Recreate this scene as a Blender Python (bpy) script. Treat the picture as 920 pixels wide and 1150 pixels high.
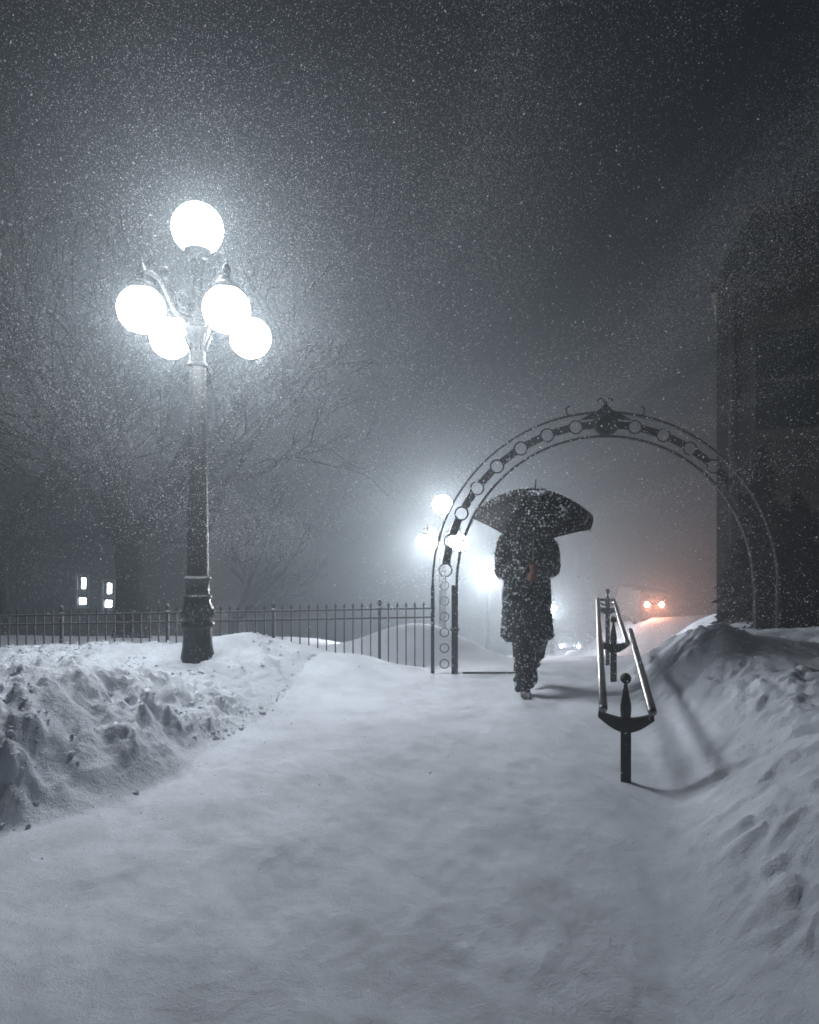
import bpy, math, random
import numpy as np
from mathutils import Vector, Matrix, Quaternion

R = math.radians
PI = math.pi
rnd = random.Random(7)
for o in list(bpy.data.objects):
    bpy.data.objects.remove(o)
sc = bpy.context.scene
col = sc.collection

# ------------------------------------------------------------------ camera
cam_d = bpy.data.cameras.new('camera')
cam = bpy.data.objects.new('camera', cam_d)
col.objects.link(cam)
cam.location = (0, 0, 1.5)
cam.rotation_euler = (R(90), 0, 0)
cam_d.sensor_fit = 'VERTICAL'
cam_d.sensor_height = 36
cam_d.lens = 24
cam_d.shift_y = 15 / 1150
cam_d.clip_start = 0.05
cam_d.clip_end = 600
sc.camera = cam

# ------------------------------------------------------------------ world, dim night sky
w = bpy.data.worlds.new('World')
sc.world = w
w.use_nodes = True
nt = w.node_tree
nt.nodes.clear()
out = nt.nodes.new('ShaderNodeOutputWorld')
bg = nt.nodes.new('ShaderNodeBackground')
sky = nt.nodes.new('ShaderNodeTexSky')
sky.sky_type = 'NISHITA'
sky.sun_disc = False
sky.sun_elevation = R(12)
sky.sun_rotation = R(150)
nt.links.new(sky.outputs[0], bg.inputs[0])
nt.links.new(bg.outputs[0], out.inputs[0])
bg.inputs[1].default_value = 0.004

# faint diffuse glow of the clouded sky
sun_d = bpy.data.lights.new('sky_glow', 'SUN')
sun_d.energy = 0.05
sun_d.angle = R(40)
sun_d.color = (0.8, 0.88, 1.0)
sun = bpy.data.objects.new('sky_glow', sun_d)
sun.rotation_euler = (R(35), R(10), R(20))
col.objects.link(sun)

sc.view_settings.view_transform = 'Standard'
sc.view_settings.look = 'None'
sc.view_settings.exposure = 0
sc.view_settings.gamma = 1
sc.view_settings.use_curve_mapping = False
sc.render.engine = 'CYCLES'
cy = sc.cycles
cy.use_denoising = True
cy.filter_width = 1.7
cy.use_adaptive_sampling = False
cy.max_bounces = 5
cy.volume_bounces = 1
cy.diffuse_bounces = 3
cy.transparent_max_bounces = 4
cy.use_light_tree = True
cy.sample_clamp_indirect = 3
cy.sample_clamp_direct = 0

HAZE_DENSITY = 0.034
HAZE_G = 0.72
GLOBE = 94.0

# ------------------------------------------------------------------ materials
def mat(name, base=(0.5, 0.5, 0.5), rough=0.6, metal=0.0, var=0.0, vscale=20, bump=0.0, bscale=60,
        snow=0.0, snow_scale=60, snow_thr=0.25, top_snow=0.0, spec=0.5):
    m = bpy.data.materials.new(name)
    m.use_nodes = True
    t = m.node_tree
    N, L = t.nodes, t.links
    b = N['Principled BSDF']
    b.inputs['Roughness'].default_value = rough
    b.inputs['Metallic'].default_value = metal
    b.inputs['Specular IOR Level'].default_value = spec
    tc = N.new('ShaderNodeTexCoord')
    c = N.new('ShaderNodeRGB')
    c.outputs[0].default_value = (*base, 1)
    cur = c.outputs[0]
    if var:
        n = N.new('ShaderNodeTexNoise'); n.inputs['Scale'].default_value = vscale; n.inputs['Detail'].default_value = 6
        L.new(tc.outputs['Object'], n.inputs['Vector'])
        r = N.new('ShaderNodeMapRange')
        r.inputs[1].default_value = 0.3; r.inputs[2].default_value = 0.7
        r.inputs[3].default_value = 1 - var; r.inputs[4].default_value = 1 + var
        L.new(n.outputs[0], r.inputs[0])
        mx = N.new('ShaderNodeVectorMath'); mx.operation = 'SCALE'
        L.new(cur, mx.inputs[0]); L.new(r.outputs[0], mx.inputs['Scale'])
        cur = mx.outputs[0]
    fac = None
    if snow:
        v = N.new('ShaderNodeTexVoronoi'); v.inputs['Scale'].default_value = snow_scale
        v.inputs['Randomness'].default_value = 1
        L.new(tc.outputs['Object'], v.inputs['Vector'])
        n2 = N.new('ShaderNodeTexNoise'); n2.inputs['Scale'].default_value = snow_scale * 0.13; n2.inputs['Detail'].default_value = 3
        L.new(tc.outputs['Object'], n2.inputs['Vector'])
        # radius of each speck changes from cell to cell
        sub = N.new('ShaderNodeSeparateColor'); L.new(v.outputs['Color'], sub.inputs[0])
        pw = N.new('ShaderNodeMath'); pw.operation = 'POWER'; pw.inputs[1].default_value = 2.2
        L.new(sub.outputs[0], pw.inputs[0])
        m1 = N.new('ShaderNodeMath'); m1.operation = 'MULTIPLY'; m1.inputs[1].default_value = snow_thr * 2.2
        L.new(pw.outputs[0], m1.inputs[0])
        m2 = N.new('ShaderNodeMath'); m2.operation = 'MULTIPLY'
        L.new(m1.outputs[0], m2.inputs[0]); L.new(n2.outputs[0], m2.inputs[1])
        sb = N.new('ShaderNodeMath'); sb.operation = 'SUBTRACT'
        L.new(m2.outputs[0], sb.inputs[0]); L.new(v.outputs['Distance'], sb.inputs[1])
        mr = N.new('ShaderNodeMapRange'); mr.inputs[1].default_value = -0.04; mr.inputs[2].default_value = 0.08
        mr.inputs[4].default_value = snow
        L.new(sb.outputs[0], mr.inputs[0])
        fac = mr.outputs[0]
    if top_snow:
        g = N.new('ShaderNodeNewGeometry'); sp = N.new('ShaderNodeSeparateXYZ'); L.new(g.outputs['Normal'], sp.inputs[0])
        n3 = N.new('ShaderNodeTexNoise'); n3.inputs['Scale'].default_value = 9; n3.inputs['Detail'].default_value = 4
        L.new(tc.outputs['Object'], n3.inputs['Vector'])
        mm = N.new('ShaderNodeMath'); mm.operation = 'MULTIPLY'
        L.new(sp.outputs[2], mm.inputs[0]); L.new(n3.outputs[0], mm.inputs[1])
        mr2 = N.new('ShaderNodeMapRange'); mr2.inputs[1].default_value = 0.30; mr2.inputs[2].default_value = 0.42
        mr2.inputs[4].default_value = top_snow
        L.new(mm.outputs[0], mr2.inputs[0])
        if fac is not None:
            mxx = N.new('ShaderNodeMath'); mxx.operation = 'MAXIMUM'
            L.new(fac, mxx.inputs[0]); L.new(mr2.outputs[0], mxx.inputs[1]); fac = mxx.outputs[0]
        else:
            fac = mr2.outputs[0]
    if fac is not None:
        mix = N.new('ShaderNodeMixRGB'); mix.inputs[2].default_value = (0.75, 0.78, 0.82, 1)
        L.new(fac, mix.inputs[0]); L.new(cur, mix.inputs[1]); cur = mix.outputs[0]
        rr = N.new('ShaderNodeMapRange'); rr.inputs[3].default_value = rough; rr.inputs[4].default_value = 0.8
        L.new(fac, rr.inputs[0]); L.new(rr.outputs[0], b.inputs['Roughness'])
        if metal:
            r2 = N.new('ShaderNodeMapRange'); r2.inputs[3].default_value = metal; r2.inputs[4].default_value = 0
            L.new(fac, r2.inputs[0]); L.new(r2.outputs[0], b.inputs['Metallic'])
    L.new(cur, b.inputs['Base Color'])
    if bump:
        n = N.new('ShaderNodeTexNoise'); n.inputs['Scale'].default_value = bscale; n.inputs['Detail'].default_value = 5
        L.new(tc.outputs['Object'], n.inputs['Vector'])
        bp = N.new('ShaderNodeBump'); bp.inputs['Strength'].default_value = bump; bp.inputs['Distance'].default_value = 0.01
        L.new(n.outputs[0], bp.inputs['Height']); L.new(bp.outputs[0], b.inputs['Normal'])
    return m

def emis(name, colr, strength):
    m = bpy.data.materials.new(name); m.use_nodes = True
    b = m.node_tree.nodes['Principled BSDF']
    b.inputs['Base Color'].default_value = (*colr, 1)
    b.inputs['Emission Color'].default_value = (*colr, 1)
    b.inputs['Emission Strength'].default_value = strength
    return m

def snow_mat(name, base, dirt=0.0, rough_k=1.0):
    m = bpy.data.materials.new(name); m.use_nodes = True
    t = m.node_tree; N, L = t.nodes, t.links
    b = N['Principled BSDF']
    b.inputs['Roughness'].default_value = 0.75
    b.inputs['Specular IOR Level'].default_value = 0.3
    tc = N.new('ShaderNodeTexCoord')
    n = N.new('ShaderNodeTexNoise'); n.inputs['Scale'].default_value = 2.3; n.inputs['Detail'].default_value = 9; n.inputs['Roughness'].default_value = 0.62
    L.new(tc.outputs['Object'], n.inputs['Vector'])
    cr = N.new('ShaderNodeValToRGB')
    cr.color_ramp.elements[0].position = 0.30
    k = 1 - dirt
    cr.color_ramp.elements[0].color = (base[0]*k, base[1]*k, base[2]*k, 1)
    cr.color_ramp.elements[1].position = 0.58
    cr.color_ramp.elements[1].color = (*base, 1)
    L.new(n.outputs[0], cr.inputs[0]); L.new(cr.outputs[0], b.inputs['Base Color'])
    n1 = N.new('ShaderNodeTexNoise'); n1.inputs['Scale'].default_value = 26; n1.inputs['Detail'].default_value = 6; n1.inputs['Roughness'].default_value = 0.7
    n2 = N.new('ShaderNodeTexNoise'); n2.inputs['Scale'].default_value = 150; n2.inputs['Detail'].default_value = 4
    L.new(tc.outputs['Object'], n1.inputs['Vector']); L.new(tc.outputs['Object'], n2.inputs['Vector'])
    ad = N.new('ShaderNodeMath'); ad.operation = 'MULTIPLY_ADD'; ad.inputs[1].default_value = 0.35
    L.new(n2.outputs[0], ad.inputs[0]); L.new(n1.outputs[0], ad.inputs[2])
    bp = N.new('ShaderNodeBump'); bp.inputs['Strength'].default_value = 0.6; bp.inputs['Distance'].default_value = 0.02 * rough_k
    L.new(ad.outputs[0], bp.inputs['Height']); L.new(bp.outputs[0], b.inputs['Normal'])
    return m

M = {}
M['snow_path'] = snow_mat('wind packed snow', (0.74, 0.79, 0.88), 0.24, 0.8)
M['snow_bank'] = snow_mat('shovelled snow', (0.74, 0.79, 0.88), 0.24, 1.8)
M['snow_fresh'] = snow_mat('fresh snow', (0.74, 0.79, 0.88), 0.10)
M['iron'] = mat('black cast iron', (0.012, 0.013, 0.013), 0.45, 0.2, var=0.3, bump=0.5, bscale=50, snow=0.75, snow_scale=55, snow_thr=0.26, top_snow=0.2)
M['iron_top'] = mat('black lamp iron', (0.006, 0.0065, 0.0065), 0.5, 0.0, var=0.3, bump=0.5, bscale=50, spec=0.18)
M['iron_arch'] = mat('dark painted iron', (0.04, 0.042, 0.045), 0.85, 0.0, var=0.3, snow=0.8, snow_scale=38, snow_thr=0.32, top_snow=0.5, spec=0.2)
M['iron_fence'] = mat('fence iron', (0.02, 0.021, 0.022), 0.5, 0.3, var=0.3, top_snow=0.5)
M['steel'] = mat('weathered steel tube', (0.17, 0.17, 0.165), 0.34, 0.85, var=0.35, vscale=14, bump=0.25, bscale=35, snow=0.5, snow_scale=60, snow_thr=0.18)
M['rail_iron'] = mat('railing iron', (0.025, 0.024, 0.02), 0.4, 0.5, var=0.3, bump=0.4, bscale=60, snow=0.35, snow_scale=90, snow_thr=0.16)
M['coat'] = mat('black wool coat', (0.010, 0.010, 0.011), 0.9, var=0.3, vscale=40, bump=0.5, bscale=140, snow=0.8, snow_scale=52, snow_thr=0.42, spec=0.15)
M['trousers'] = mat('dark trousers', (0.016, 0.017, 0.021), 0.9, var=0.3, vscale=30, bump=0.5, bscale=90, snow=0.8, snow_scale=46, snow_thr=0.48, spec=0.2)
M['shoe'] = mat('snowy leather shoe', (0.02, 0.018, 0.017), 0.6, snow=0.8, snow_scale=40, snow_thr=0.55, top_snow=0.3)
M['umbrella'] = mat('black umbrella nylon', (0.014, 0.014, 0.016), 0.55, var=0.2, snow=0.8, snow_scale=55, snow_thr=0.36, spec=0.25)
M['wood'] = mat('dark varnished wood', (0.03, 0.016, 0.01), 0.45, var=0.25)
M['chrome'] = mat('umbrella metal', (0.35, 0.33, 0.30), 0.35, 0.9)
M['skin'] = mat('cold skin', (0.15, 0.055, 0.042), 0.7, var=0.1)
M['glove'] = mat('red knit glove', (0.30, 0.045, 0.035), 0.85, var=0.2, bump=0.5, bscale=120)
M['hair'] = mat('dark hair', (0.03, 0.022, 0.018), 0.7, bump=0.6, bscale=90)
M['eye'] = mat('eye white', (0.7, 0.7, 0.68), 0.3)
M['bark'] = mat('wet bark', (0.013, 0.012, 0.011), 0.95, var=0.4, vscale=8, bump=0.8, bscale=12, spec=0.1)
M['needle'] = mat('spruce needles', (0.007, 0.009, 0.006), 0.95, spec=0.1, var=0.4, vscale=6)
M['brick'] = mat('sooty brick', (0.030, 0.021, 0.015), 0.9, var=0.35, vscale=3, bump=0.6, bscale=20)
M['roof'] = mat('dark slate roof', (0.016, 0.016, 0.016), 0.8, var=0.3, vscale=8)
M['trim'] = mat('sooty stone trim', (0.045, 0.038, 0.03), 0.85, var=0.2, top_snow=0.5)
M['dark_glass'] = mat('unlit window glass', (0.01, 0.012, 0.014), 0.15)
M['plaster'] = mat('grey house wall', (0.05, 0.05, 0.048), 0.9, var=0.25, vscale=2)
M['frame'] = mat('window frame paint', (0.2, 0.2, 0.2), 0.7)
M['globe'] = emis('lit opal globe', (0.95, 0.98, 1.0), GLOBE)
M['globe_far'] = emis('lit opal globe far', (0.97, 0.98, 1.0), GLOBE * 3.0)
M['globe_small'] = emis('lit small globe', (0.97, 0.98, 1.0), GLOBE * 18)
M['lit_window'] = emis('lit window pane', (0.85, 0.95, 1.0), 30)
M['headlight'] = emis('headlight beam lamp', (0.95, 0.97, 1.0), 1500)
M['taillight'] = emis('tail lamp', (1.0, 0.36, 0.20), 2200)
M['car_paint'] = mat('dark car paint', (0.05, 0.055, 0.06), 0.35, 0.2, top_snow=0.8)
M['van_paint'] = mat('grey van paint', (0.12, 0.11, 0.11), 0.4, 0.1, top_snow=0.8)
M['tyre'] = mat('tyre rubber', (0.02, 0.02, 0.02), 0.9)
fm = bpy.data.materials.new('snowflake'); fm.use_nodes = True
fn = fm.node_tree; fn.nodes.clear()
_o = fn.nodes.new('ShaderNodeOutputMaterial'); _a = fn.nodes.new('ShaderNodeAddShader')
_d = fn.nodes.new('ShaderNodeBsdfDiffuse'); _t = fn.nodes.new('ShaderNodeBsdfTranslucent')
_d.inputs[0].default_value = (0.5, 0.51, 0.53, 1); _t.inputs[0].default_value = (0.5, 0.51, 0.53, 1)
fn.links.new(_d.outputs[0], _a.inputs[0]); fn.links.new(_t.outputs[0], _a.inputs[1]); fn.links.new(_a.outputs[0], _o.inputs[0])
M['flake'] = fm

# ------------------------------------------------------------------ helpers
def tag(o, label=None, cat=None, group=None, kind=None):
    if label: o['label'] = label
    if cat: o['category'] = cat
    if group: o['group'] = group
    if kind: o['kind'] = kind
    return o

def empty(name, loc, rz=0, label=None, cat=None, group=None):
    o = bpy.data.objects.new(name, None)
    o.empty_display_size = 0.2
    col.objects.link(o)
    o.location = loc
    o.rotation_euler = (0, 0, rz)
    return tag(o, label, cat, group)

class MB:
    def __init__(s):
        s.v = []; s.f = []
    def add(s, vs, fs, mtx=None):
        k = len(s.v)
        if mtx is not None:
            vs = [mtx @ Vector(p) for p in vs]
        s.v += [tuple(p) for p in vs]
        s.f += [tuple(i + k for i in f) for f in fs]
        return s
    def box(s, c, d, mtx=None):
        x, y, z = c; a, b, h = d[0] / 2, d[1] / 2, d[2] / 2
        vs = [(x - a, y - b, z - h), (x + a, y - b, z - h), (x + a, y + b, z - h), (x - a, y + b, z - h),
              (x - a, y - b, z + h), (x + a, y - b, z + h), (x + a, y + b, z + h), (x - a, y + b, z + h)]
        return s.add(vs, [(0, 3, 2, 1), (4, 5, 6, 7), (0, 1, 5, 4), (1, 2, 6, 5), (2, 3, 7, 6), (3, 0, 4, 7)], mtx)
    def lathe(s, prof, seg=20, c=(0, 0, 0), flute=0, fd=0.0, mtx=None):
        vs = []; fs = []
        for (r, z) in prof:
            for i in range(seg):
                a = 2 * PI * i / seg
                rr = r * (1 - fd * (0.5 + 0.5 * math.cos(a * flute))) if flute else r
                vs.append((c[0] + rr * math.cos(a), c[1] + rr * math.sin(a), c[2] + z))
        n = len(prof)
        for j in range(n - 1):
            for i in range(seg):
                k = (i + 1) % seg
                fs.append((j * seg + i, j * seg + k, (j + 1) * seg + k, (j + 1) * seg + i))
        fs.append(tuple(range(seg - 1, -1, -1)))
        fs.append(tuple((n - 1) * seg + i for i in range(seg)))
        return s.add(vs, fs, mtx)
    def tube(s, pts, rad, seg=8, cap=True, flat=1.0):
        pts = [Vector(p) for p in pts]
        n = len(pts)
        if not hasattr(rad, '__len__'): rad = [rad] * n
        vs = []; fs = []
        t0 = (pts[1] - pts[0]).normalized()
        ref = Vector((0, 0, 1)) if abs(t0.z) < 0.9 else Vector((1, 0, 0))
        nrm = t0.cross(ref).normalized()
        for j in range(n):
            if j == 0: t = pts[1] - pts[0]
            elif j == n - 1: t = pts[-1] - pts[-2]
            else: t = pts[j + 1] - pts[j - 1]
            t.normalize()
            nrm = (nrm - t * nrm.dot(t)).normalized()
            bn = t.cross(nrm)
            for i in range(seg):
                a = 2 * PI * i / seg
                vs.append(pts[j] + (nrm * math.cos(a) + bn * math.sin(a) * flat) * rad[j])
        for j in range(n - 1):
            for i in range(seg):
                k = (i + 1) % seg
                fs.append((j * seg + i, j * seg + k, (j + 1) * seg + k, (j + 1) * seg + i))
        if cap:
            fs.append(tuple(range(seg - 1, -1, -1)))
            fs.append(tuple((n - 1) * seg + i for i in range(seg)))
        return s.add(vs, fs)
    def sphere(s, c, r, seg=20, rings=12):
        if not hasattr(r, '__len__'): r = (r, r, r)
        vs = [(c[0], c[1], c[2] - r[2])]
        for j in range(1, rings):
            p = PI * j / rings
            for i in range(seg):
                a = 2 * PI * i / seg
                vs.append((c[0] + r[0] * math.sin(p) * math.cos(a), c[1] + r[1] * math.sin(p) * math.sin(a), c[2] - r[2] * math.cos(p)))
        vs.append((c[0], c[1], c[2] + r[2]))
        fs = []
        for i in range(seg):
            k = (i + 1) % seg
            fs.append((0, 1 + k, 1 + i))
            for j in range(rings - 2):
                a = 1 + j * seg
                fs.append((a + i, a + k, a + seg + k, a + seg + i))
            b = 1 + (rings - 2) * seg
            fs.append((b + i, b + k, len(vs) - 1))
        return s.add(vs, fs)
    def rings(s, rs, seg=24, cap=True):
        """loft through ellipses (cx, cy, z, rx, ry)"""
        vs = []; fs = []
        for (cx, cyy, z, rx, ry) in rs:
            for i in range(seg):
                a = 2 * PI * i / seg
                vs.append((cx + rx * math.cos(a), cyy + ry * math.sin(a), z))
        for j in range(len(rs) - 1):
            for i in range(seg):
                k = (i + 1) % seg
                fs.append((j * seg + i, j * seg + k, (j + 1) * seg + k, (j + 1) * seg + i))
        if cap:
            fs.append(tuple(range(seg - 1, -1, -1)))
            fs.append(tuple((len(rs) - 1) * seg + i for i in range(seg)))
        return s.add(vs, fs)
    def prism(s, poly, y0, y1, mtx=None):
        """polygon in the xz plane, thick along y"""
        n = len(poly)
        vs = [(p[0], y0, p[1]) for p in poly] + [(p[0], y1, p[1]) for p in poly]
        fs = [tuple(range(n)), tuple(range(2 * n - 1, n - 1, -1))]
        for i in range(n):
            k = (i + 1) % n
            fs.append((i, i + n, k + n, k))
        return s.add(vs, fs, mtx)
    def build(s, name, m, parent=None, smooth=True, ang=40):
        me = bpy.data.meshes.new(name)
        me.from_pydata(s.v, [], s.f)
        me.materials.append(m)
        me.update()
        if smooth:
            me.shade_smooth()
            me.set_sharp_from_angle(angle=R(ang))
        o = bpy.data.objects.new(name, me)
        col.objects.link(o)
        if parent: o.parent = parent
        return o

def remeshed(mb, name, m, parent, voxel=0.012, smooth_it=2, noise=0.0):
    """fuse overlapping shapes of one part into one continuous surface"""
    o = mb.build(name, m, parent)
    md = o.modifiers.new('fuse', 'REMESH'); md.mode = 'VOXEL'; md.voxel_size = voxel
    sm = o.modifiers.new('soft', 'SMOOTH'); sm.iterations = smooth_it; sm.factor = 0.6
    dg = bpy.context.evaluated_depsgraph_get()
    me = bpy.data.meshes.new_from_object(o.evaluated_get(dg))
    o.modifiers.clear()
    old = o.data
    o.data = me
    me.name = name
    bpy.data.meshes.remove(old)
    if not me.materials: me.materials.append(m)
    me.shade_smooth()
    return o

def copy_tree(o, parent=None):
    c = o.copy(); col.objects.link(c)
    if parent: c.parent = parent
    for ch in [x for x in bpy.data.objects if x.parent == o]:
        copy_tree(ch, c)
    return c

# ------------------------------------------------------------------ terrain
rs = np.random.RandomState(11)
TAB = rs.rand(256, 256)
def vnoise(x, y):
    xi = np.floor(x).astype(int); yi = np.floor(y).astype(int)
    fx = x - xi; fy = y - yi
    fx = fx * fx * (3 - 2 * fx); fy = fy * fy * (3 - 2 * fy)
    a = TAB[xi % 256, yi % 256]; b = TAB[(xi + 1) % 256, yi % 256]
    c = TAB[xi % 256, (yi + 1) % 256]; d = TAB[(xi + 1) % 256, (yi + 1) % 256]
    return (a * (1 - fx) + b * fx) * (1 - fy) + (c * (1 - fx) + d * fx) * fy - 0.5
def fbm(x, y, oct=4, gain=0.5):
    s = 0; a = 1
    for k in range(oct):
        s = s + a * vnoise(x * 2 ** k + 17.3 * k, y * 2 ** k + 5.1 * k); a *= gain
    return s
def worley(x, y):
    xi = np.floor(x).astype(int); yi = np.floor(y).astype(int)
    best = np.full(np.shape(x), 9.0)
    for dx in (-1, 0, 1):
        for dy in (-1, 0, 1):
            cx = xi + dx; cyy = yi + dy
            px = cx + TAB[cx % 256, cyy % 256]; py = cyy + TAB[(cyy + 91) % 256, (cx + 37) % 256]
            best = np.minimum(best, (px - x) ** 2 + (py - y) ** 2)
    return np.sqrt(best)
def sstep(a, b, x):
    t = np.clip((x - a) / (b - a), 0, 1)
    return t * t * (3 - 2 * t)
def gauss(x, y, cx, cyy, sx, sy, h, rot=0):
    c, s_ = math.cos(rot), math.sin(rot)
    u = (x - cx) * c + (y - cyy) * s_; v = -(x - cx) * s_ + (y - cyy) * c
    return h * np.exp(-(u / sx) ** 2 - (v / sy) ** 2)

def left_edge(y):
    return np.interp(y, [0, 2.4, 3.3, 3.6, 4.1, 4.8, 5.5, 6.4, 7.2, 7.7, 8.5, 10, 14, 95],
                        [-4.2, -2.6, -1.95, -1.62, -1.35, -1.2, -1.12, -1.02, -0.85, -0.35, 0.0, 0.4, 0.2, 0.2])
def right_edge(y):
    return np.interp(y, [0, 2.0, 3.0, 4.0, 4.8, 6.0, 7.5, 9, 12, 95],
                        [0.45, 0.80, 1.12, 1.50, 1.66, 1.86, 2.25, 3.4, 5, 6])
def terrain(x, y):
    x = np.asarray(x, float); y = np.asarray(y, float)
    # the park slopes down to the street beyond the gate
    d = np.clip(y - 6.7, 0, None)
    fall = 0.187 * np.where(d < 0.8, d * d / 1.6, d - 0.4)
    fall = np.where(y > 62, 0.187 * (62 - 6.7 - 0.4) , fall)
    lat = sstep(11, 14.3, x) * sstep(14, 38, y) * (1 - sstep(46, 50, y)) * 2.2
    z = -fall + lat - 0.5 * sstep(12.0, 10.8, x) * sstep(45, 50, y) + 0.45 * sstep(11.6, 12.6, x) * sstep(46, 50, y)
    # left of the path the lawn stays a little higher near the fence
    z = z + sstep(0.2, -2.5, x) * (fall * (1 - sstep(8.0, 26, y)) * 0.55)
    z = z + sstep(2.6, 4.5, x - 0.32 * np.clip(y - 8, 0, 40)) * (fall * (1 - sstep(10, 26, y)) * 0.8)
    near = 1 - sstep(11, 20, y)
    wob = 0.10 * fbm(x * 0 + 3.3, y * 1.3, 3)
    # left bank
    sL = left_edge(y) + wob - x
    hL = np.interp(y, [0, 3.0, 3.6, 4.2, 4.9, 5.6, 6.2, 6.8, 7.3, 8.0, 9.0, 12],
                      [0.30, 0.42, 0.56, 0.60, 0.42, 0.20, 0.18, 0.30, 0.22, 0.05, 0.02, 0.0])
    bl = sstep(-0.02, 0.95, sL) * hL
    bl = bl * (1 - 0.35 * sstep(1.6, 3.6, sL))
    z = z + bl * near
    z = z + gauss(x, y, -1.40, 6.95, 0.55, 0.6, 0.17)
    z = z + gauss(x, y, -0.62, 7.25, 0.5, 0.45, 0.16)
    # right bank
    sR = x - right_edge(y) - 0.8 * wob
    hR = np.interp(y, [0, 2.0, 3.0, 4.0, 5.0, 5.8, 6.6, 7.5, 9], [0.36, 0.38, 0.44, 0.48, 0.50, 0.50, 0.46, 0.34, 0.16])
    br = sstep(-0.06, 0.90, sR) * hR
    z = z + br * near
    z = z + gauss(x, y, 2.50, 5.85, 0.36, 0.5, 0.16)
    # snow banks beyond the gate
    z = z + gauss(x, y, 0.15, 10.6, 1.05, 0.9, 0.62)
    z = z + gauss(x, y, 3.4, 12, 1.2, 1.6, 0.12)
    # lumps of shovelled snow
    mL = sstep(0.0, 0.35, sL) * (1 - sstep(8, 9.5, y)) * (0.45 + 0.55 * sstep(6.2, 5.0, y)) * (1 - 0.3 * sstep(1.8, 3, sL))
    mR = sstep(-0.15, 0.5, sR) * (1 - sstep(8, 9.5, y)) * 0.62
    u = x * 0.80 - y * 0.60; v = x * 0.60 + y * 0.80
    lump = np.clip(0.62 - worley(u * 3.1 + 3 * fbm(x * 2, y * 2, 2), v * 5.5), 0, 1)
    lump2 = np.clip(0.55 - worley(x * 9.0 + 11, y * 10.0), 0, 1)
    lump3 = np.clip(0.55 - worley(x * 20 + 4, y * 22.0 + 9), 0, 1)
    rough = fbm(x * 4.2, y * 4.2, 5, 0.6)
    sel = sstep(-0.12, 0.22, fbm(x * 1.1 + 9, y * 1.1, 3))
    wx_ = x + 0.10 * fbm(x * 6 + 31, y * 6, 3, 0.6); wy_ = y + 0.10 * fbm(x * 6, y * 6 + 57, 3, 0.6)
    rid = 0; am = 1.0
    for k in range(5):
        rid = rid + am * (0.5 - 2 * np.abs(vnoise(wx_ * 3.1 * 2 ** k + 13 * k, wy_ * 3.4 * 2 ** k + 7 * k))); am *= 0.66
    chunk = np.clip(0.50 - worley(wx_ * 7.0 + 11, wy_ * 8.0), 0, 0.22) / 0.22
    chunk2 = np.clip(0.50 - worley(wx_ * 15 + 4, wy_ * 17.0 + 9), 0, 0.24) / 0.24
    c_on = sstep(0.02, 0.16, fbm(x * 2.2 + 40, y * 2.2, 3)); c_on2 = sstep(-0.05, 0.15, fbm(x * 3.2 + 80, y * 3.2, 3))
    z = z + mL * (0.05 * lump * (0.35 + sel) + 0.055 * chunk * c_on + 0.022 * chunk2 * c_on2 + 0.075 * rid * (0.3 + sel) + 0.08 * rough)
    z = z + mR * (0.03 * lump * (0.2 + sel) + 0.05 * chunk * c_on + 0.018 * chunk2 * c_on2 * sel + 0.035 * rid * (0.25 + sel) + 0.07 * rough)
    # path: gentle wind drift and trodden unevenness
    path = 1 - np.clip(np.maximum(sstep(-0.1, 0.4, sL), sstep(-0.2, 0.4, sR)), 0, 1)
    z = z + 0.05 * fbm(x * 0.7, y * 0.7, 3) + path * (0.017 * fbm(x * 5 + y * 1.5, y * 3.4, 4, 0.6) + 0.006 * np.clip(0.5 - worley(x * 8, y * 7), 0, 1))
    # far relief
    z = z + 0.25 * sstep(14, 30, y) * fbm(x * 0.15, y * 0.15, 3)
    # drift around the lamp foot
    z = z + gauss(x, y, -1.70, 6.30, 0.25, 0.3, 0.05)
    return z, sL, sR
def gz(x, y):
    return float(terrain(np.array([x]), np.array([y]))[0][0])

def axis(lo, a, b, hi, step, g):
    mid = list(np.arange(a, b, step))
    up = []; s_ = step; p = mid[-1]
    while p < hi:
        s_ *= g; p += s_; up.append(min(p, hi))
    dn = []; s_ = step; p = a
    while p > lo:
        s_ *= g; p -= s_; dn.append(max(p, lo))
    return np.array(dn[::-1] + mid + up)
XS = axis(-85, -4.6, 4.4, 85, 0.024, 1.07)
YS = axis(-6, 1.7, 9.0, 92, 0.024, 1.06)
GX, GY = np.meshgrid(XS, YS)
GZ, SL, SR = terrain(GX, GY)
nx, ny = len(XS), len(YS)
P = np.stack([GX, GY, GZ], -1).reshape(-1, 3)
dzdx = np.gradient(GZ, XS, axis=1); dzdy = np.gradient(GZ, YS, axis=0)
NN = np.stack([-dzdx, -dzdy, np.ones_like(GZ)], -1).reshape(-1, 3)
NN /= np.linalg.norm(NN, axis=1, keepdims=True)
idx = np.arange(nx * ny).reshape(ny, nx)
Q = np.stack([idx[:-1, :-1], idx[:-1, 1:], idx[1:, 1:], idx[1:, :-1]], -1).reshape(-1, 4)
qc = idx[:-1, :-1].reshape(-1)
sl = SL.reshape(-1)[qc]; sr = SR.reshape(-1)[qc]; qy = P[qc, 1]
far = qy > 8.6
region = np.where(far, 3, np.where(sl > 0.05, 1, np.where(sr > 0.0, 2, 0)))
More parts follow.
